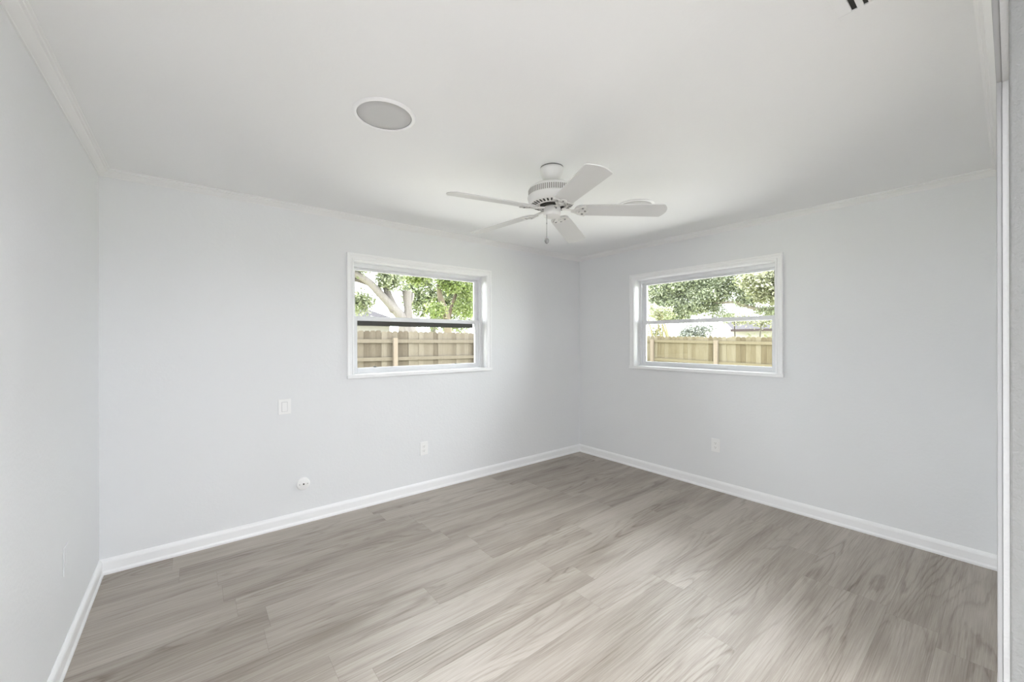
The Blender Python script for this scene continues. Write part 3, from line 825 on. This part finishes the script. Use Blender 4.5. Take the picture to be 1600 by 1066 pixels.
foliage('foliage', tB, M['leaf_lime'], [
    ((6.75, 14.8, 3.98), (0.70, 0.4, 0.30), 2600, 0.14),
    ((6.15, 14.8, 4.15), (0.5, 0.4, 0.25), 1300, 0.14),
    ((8.45, 14.7, 3.92), (0.50, 0.4, 0.42), 3000, 0.14),
    ((7.9, 14.8, 4.6), (1.6, 0.5, 0.35), 2600, 0.15),
    ((9.5, 15.0, 3.7), (0.6, 0.5, 0.6), 1600, 0.14),
    ((9.3, 14.9, 2.75), (0.55, 0.4, 0.35), 900, 0.13),
    ((7.85, 14.9, 2.65), (0.35, 0.3, 0.35), 600, 0.13),
], 21, oB)
oC = (9.0, 17.5, GZ)
tC = thing('pale_tree', 'pale green bushy tree behind the lime green one', 'tree', oC)
limbs('trunk', tC, M['bark_grey'], [([(9.2, 17.5, GZ), (9.1, 17.5, 1.5), (9.0, 17.5, 3.0), (8.9, 17.6, 4.4)], [0.18, 0.14, 0.11, 0.05])], oC)
foliage('foliage', tC, M['leaf_pale2'], [
    ((8.4, 17.5, 3.5), (0.9, 0.7, 0.95), 4200, 0.16),
    ((9.7, 17.5, 3.3), (0.9, 0.7, 0.9), 3800, 0.16),
    ((11.0, 17.5, 3.4), (1.0, 0.7, 1.0), 3800, 0.16),
    ((9.6, 17.5, 4.7), (2.0, 0.7, 0.45), 3000, 0.17),
    ((9.9, 17.5, 2.2), (1.9, 0.5, 0.35), 1500, 0.16),
], 31, oC)

# spreading oak beyond the right window
oD = (18.3, 5.0, GZ)
tD = thing('spreading_oak', 'grey green oak with a long dark limb beyond the yellowish fence', 'tree', oD)
limbs('trunk', tD, M['bark_dark'], [
    ([(18.6, 4.3, GZ), (18.6, 4.3, 1.6), (18.5, 4.5, 2.4), (18.2, 5.4, 2.62), (18.0, 5.9, 2.63), (18.0, 6.35, 2.60), (18.0, 6.95, 2.80), (18.0, 7.35, 2.98), (18.1, 8.1, 3.02), (18.2, 9.0, 3.25), (18.3, 10.2, 3.5)],
     [0.40, 0.34, 0.20, 0.09, 0.085, 0.08, 0.07, 0.06, 0.05, 0.04, 0.025]),
    ([(18.4, 4.9, 2.5), (18.4, 6.0, 3.2), (18.4, 7.4, 3.55), (18.5, 8.6, 3.9), (18.5, 10.0, 4.3)], [0.16, 0.10, 0.07, 0.05, 0.03]),
    ([(18.5, 4.5, 2.4), (18.6, 4.6, 4.0), (18.6, 5.0, 5.4)], [0.22, 0.16, 0.08]),
], oD)
foliage('foliage', tD, M['leaf_oak'], [
    ((18.4, 10.9, 3.9), (0.8, 1.1, 0.75), 8320, 0.129),
    ((18.3, 9.3, 4.0), (0.8, 1.1, 0.65), 8320, 0.129),
    ((18.3, 10.3, 2.85), (0.7, 1.3, 0.60), 7680, 0.129),
    ((18.3, 8.9, 2.95), (0.6, 0.9, 0.40), 3520, 0.122),
    ((18.2, 8.4, 3.45), (0.7, 0.9, 0.45), 4160, 0.122),
    ((18.3, 7.6, 3.9), (0.8, 1.0, 0.45), 4480, 0.122),
    ((18.3, 6.6, 3.65), (0.8, 0.9, 0.6), 5760, 0.122),
    ((18.2, 6.9, 3.05), (0.5, 0.6, 0.24), 2080, 0.114),
    ((18.1, 6.0, 2.55), (0.4, 0.45, 0.20), 1440, 0.106),
    ((18.4, 8.1, 2.45), (0.4, 0.5, 0.3), 800, 0.106),
    ((18.9, 3.2, 4.2), (0.6, 1.8, 0.9), 4500, 0.14),
    ((18.4, 8.0, 4.9), (0.9, 3.4, 0.6), 7200, 0.137),
], 41, oD)
oE = (16.6, 5.0, GZ)
tE = thing('sunlit_tree', 'sunlit yellow green tree at the right end of the right window', 'tree', oE)
limbs('trunk', tE, M['bark_grey'], [([(16.7, 4.6, GZ), (16.7, 4.7, 1.4), (16.6, 5.0, 2.6), (16.6, 5.3, 3.6)], [0.15, 0.12, 0.09, 0.05])], oE)
foliage('foliage', tE, M['leaf_yellow'], [
    ((16.6, 5.5, 3.35), (0.6, 0.75, 0.65), 4200, 0.15),
    ((16.6, 4.7, 3.5), (0.7, 0.7, 0.8), 1600, 0.13),
    ((16.6, 6.3, 3.75), (0.5, 0.5, 0.25), 500, 0.13),
    ((16.4, 3.7, 3.5), (0.5, 0.9, 0.8), 2600, 0.15),
], 51, oE)
oF = (20.5, 7.0, GZ)
tF = thing('low_bush', 'pale yellow green bushes in front of the white house', 'bush', oF)
foliage('foliage', tF, M['leaf_yellow'], [
    ((20.5, 8.4, 2.45), (0.5, 0.6, 0.25), 450, 0.14),
    ((20.5, 7.2, 2.35), (0.5, 0.9, 0.25), 700, 0.14),
    ((20.5, 7.6, 1.0), (0.6, 1.6, 0.7), 800, 0.16),
], 61, oF)
limbs('stem', tF, M['bark_grey'], [([(20.5, 7.4, GZ), (20.5, 7.3, 1.2), (20.5, 7.2, 2.3)], [0.05, 0.04, 0.02]), ([(20.5, 8.3, GZ), (20.5, 8.4, 2.4)], [0.04, 0.02])], oF)

# bamboo clump and silvery shrub behind the right fence
oG = (15.0, 9.05, GZ)
bam = thing('bamboo_clump', 'yellow bamboo stems leaning above the yellowish fence', 'bamboo', oG)
for (y0, y1, lean, r_) in ((9.36, 9.52, 0.0, 0.035), (9.04, 9.20, 0.1, 0.030), (8.75, 8.95, 0.0, 0.042), (8.61, 8.78, -0.1, 0.042), (8.98, 9.02, 0.15, 0.025), (9.25, 9.10, 0.05, 0.025)):
    dy = (y1 - y0) / 0.54
    pts = [(15.0 + lean, y0 + dy * (z - 1.53), z) for z in (GZ, 0.6, 1.2, 1.7, 2.2, 2.6)]
    limbs('stem', bam, M['bamboo'], [(pts, [r_, r_, r_ * .97, r_ * .94, r_ * .85, r_ * .5])], oG, 8)
foliage('foliage', bam, M['leaf_yellow'], [((15.0, 9.1, 2.5), (0.4, 0.7, 0.25), 300, 0.16), ((15.4, 9.3, 1.75), (0.2, 0.45, 0.3), 420, 0.13)], 71, oG)
oH = (16.6, 8.3, GZ)
shr = thing('silvery_shrub', 'silvery leaved shrub beside the bamboo stems', 'bush', oH)
limbs('stem', shr, M['bark_grey'], [([(16.6, 8.5, GZ), (16.6, 8.55, 0.8), (16.6, 8.5, 1.6)], [0.05, 0.04, 0.02]), ([(16.6, 8.2, GZ), (16.6, 7.9, 1.0), (16.6, 7.7, 1.7)], [0.04, 0.03, 0.02])], oH)
foliage('foliage', shr, M['leaf_grey'], [((16.6, 8.5, 1.65), (0.4, 0.55, 0.35), 1500, 0.13), ((16.6, 7.95, 1.80), (0.3, 0.4, 0.25), 500, 0.12)], 81, oH)

# neighbouring houses
h1 = thing('neighbour_house', 'pale grey hip roofed house behind the forked tree', 'house', (4.0, 21.0, GZ))
MB().box(-6.0, 3.2, -2.8, 3.0, 0, 2.55).build('house_wall', M['house_wall'], h1)
rf = MB()
rf.add([(-6.6, -3.3, 2.5), (3.7, -3.3, 2.5), (3.7, 3.5, 2.5), (-6.6, 3.5, 2.5), (-3.6, 0.1, 3.75), (1.55, 0.1, 3.75)],
       [(0, 1, 5, 4), (1, 2, 5), (2, 3, 4, 5), (3, 0, 4), (0, 3, 2, 1)])
roof = rf.build('roof', M['roof'], h1)
MB().box(-6.62, 3.72, -3.34, -3.29, 2.38, 2.52).build('fascia', M['fascia'], roof)
h2 = thing('white_house', 'white low house with a dusky roof edge beyond the yellowish fence', 'house', (33.0, 6.0, GZ))
MB().box(-3.0, 6.0, -8.0, 6.6, 0, 2.25).build('house_wall', M['house_wall'], h2)
rf = MB()
rf.add([(-3.6, -9.0, 2.30), (-3.6, 6.2, 2.30), (1.5, 9.0, 3.2), (1.5, -9.0, 3.2), (6.6, -9.0, 2.3), (6.6, 9.0, 2.3), (-3.6, -9.0, 2.22), (-3.6, 6.2, 2.22)],
       [(0, 1, 2, 3), (3, 2, 5, 4)])
roof2 = rf.build('roof', M['roof'], h2)
fb = MB().box(-3.66, -3.58, -9.0, 6.2, 2.20, 2.36)
fb.tube([(-3.62, 6.2, 2.28), (1.5, 9.0, 3.16)], 0.09, 6)
fb.build('fascia', M['fascia'], roof2)
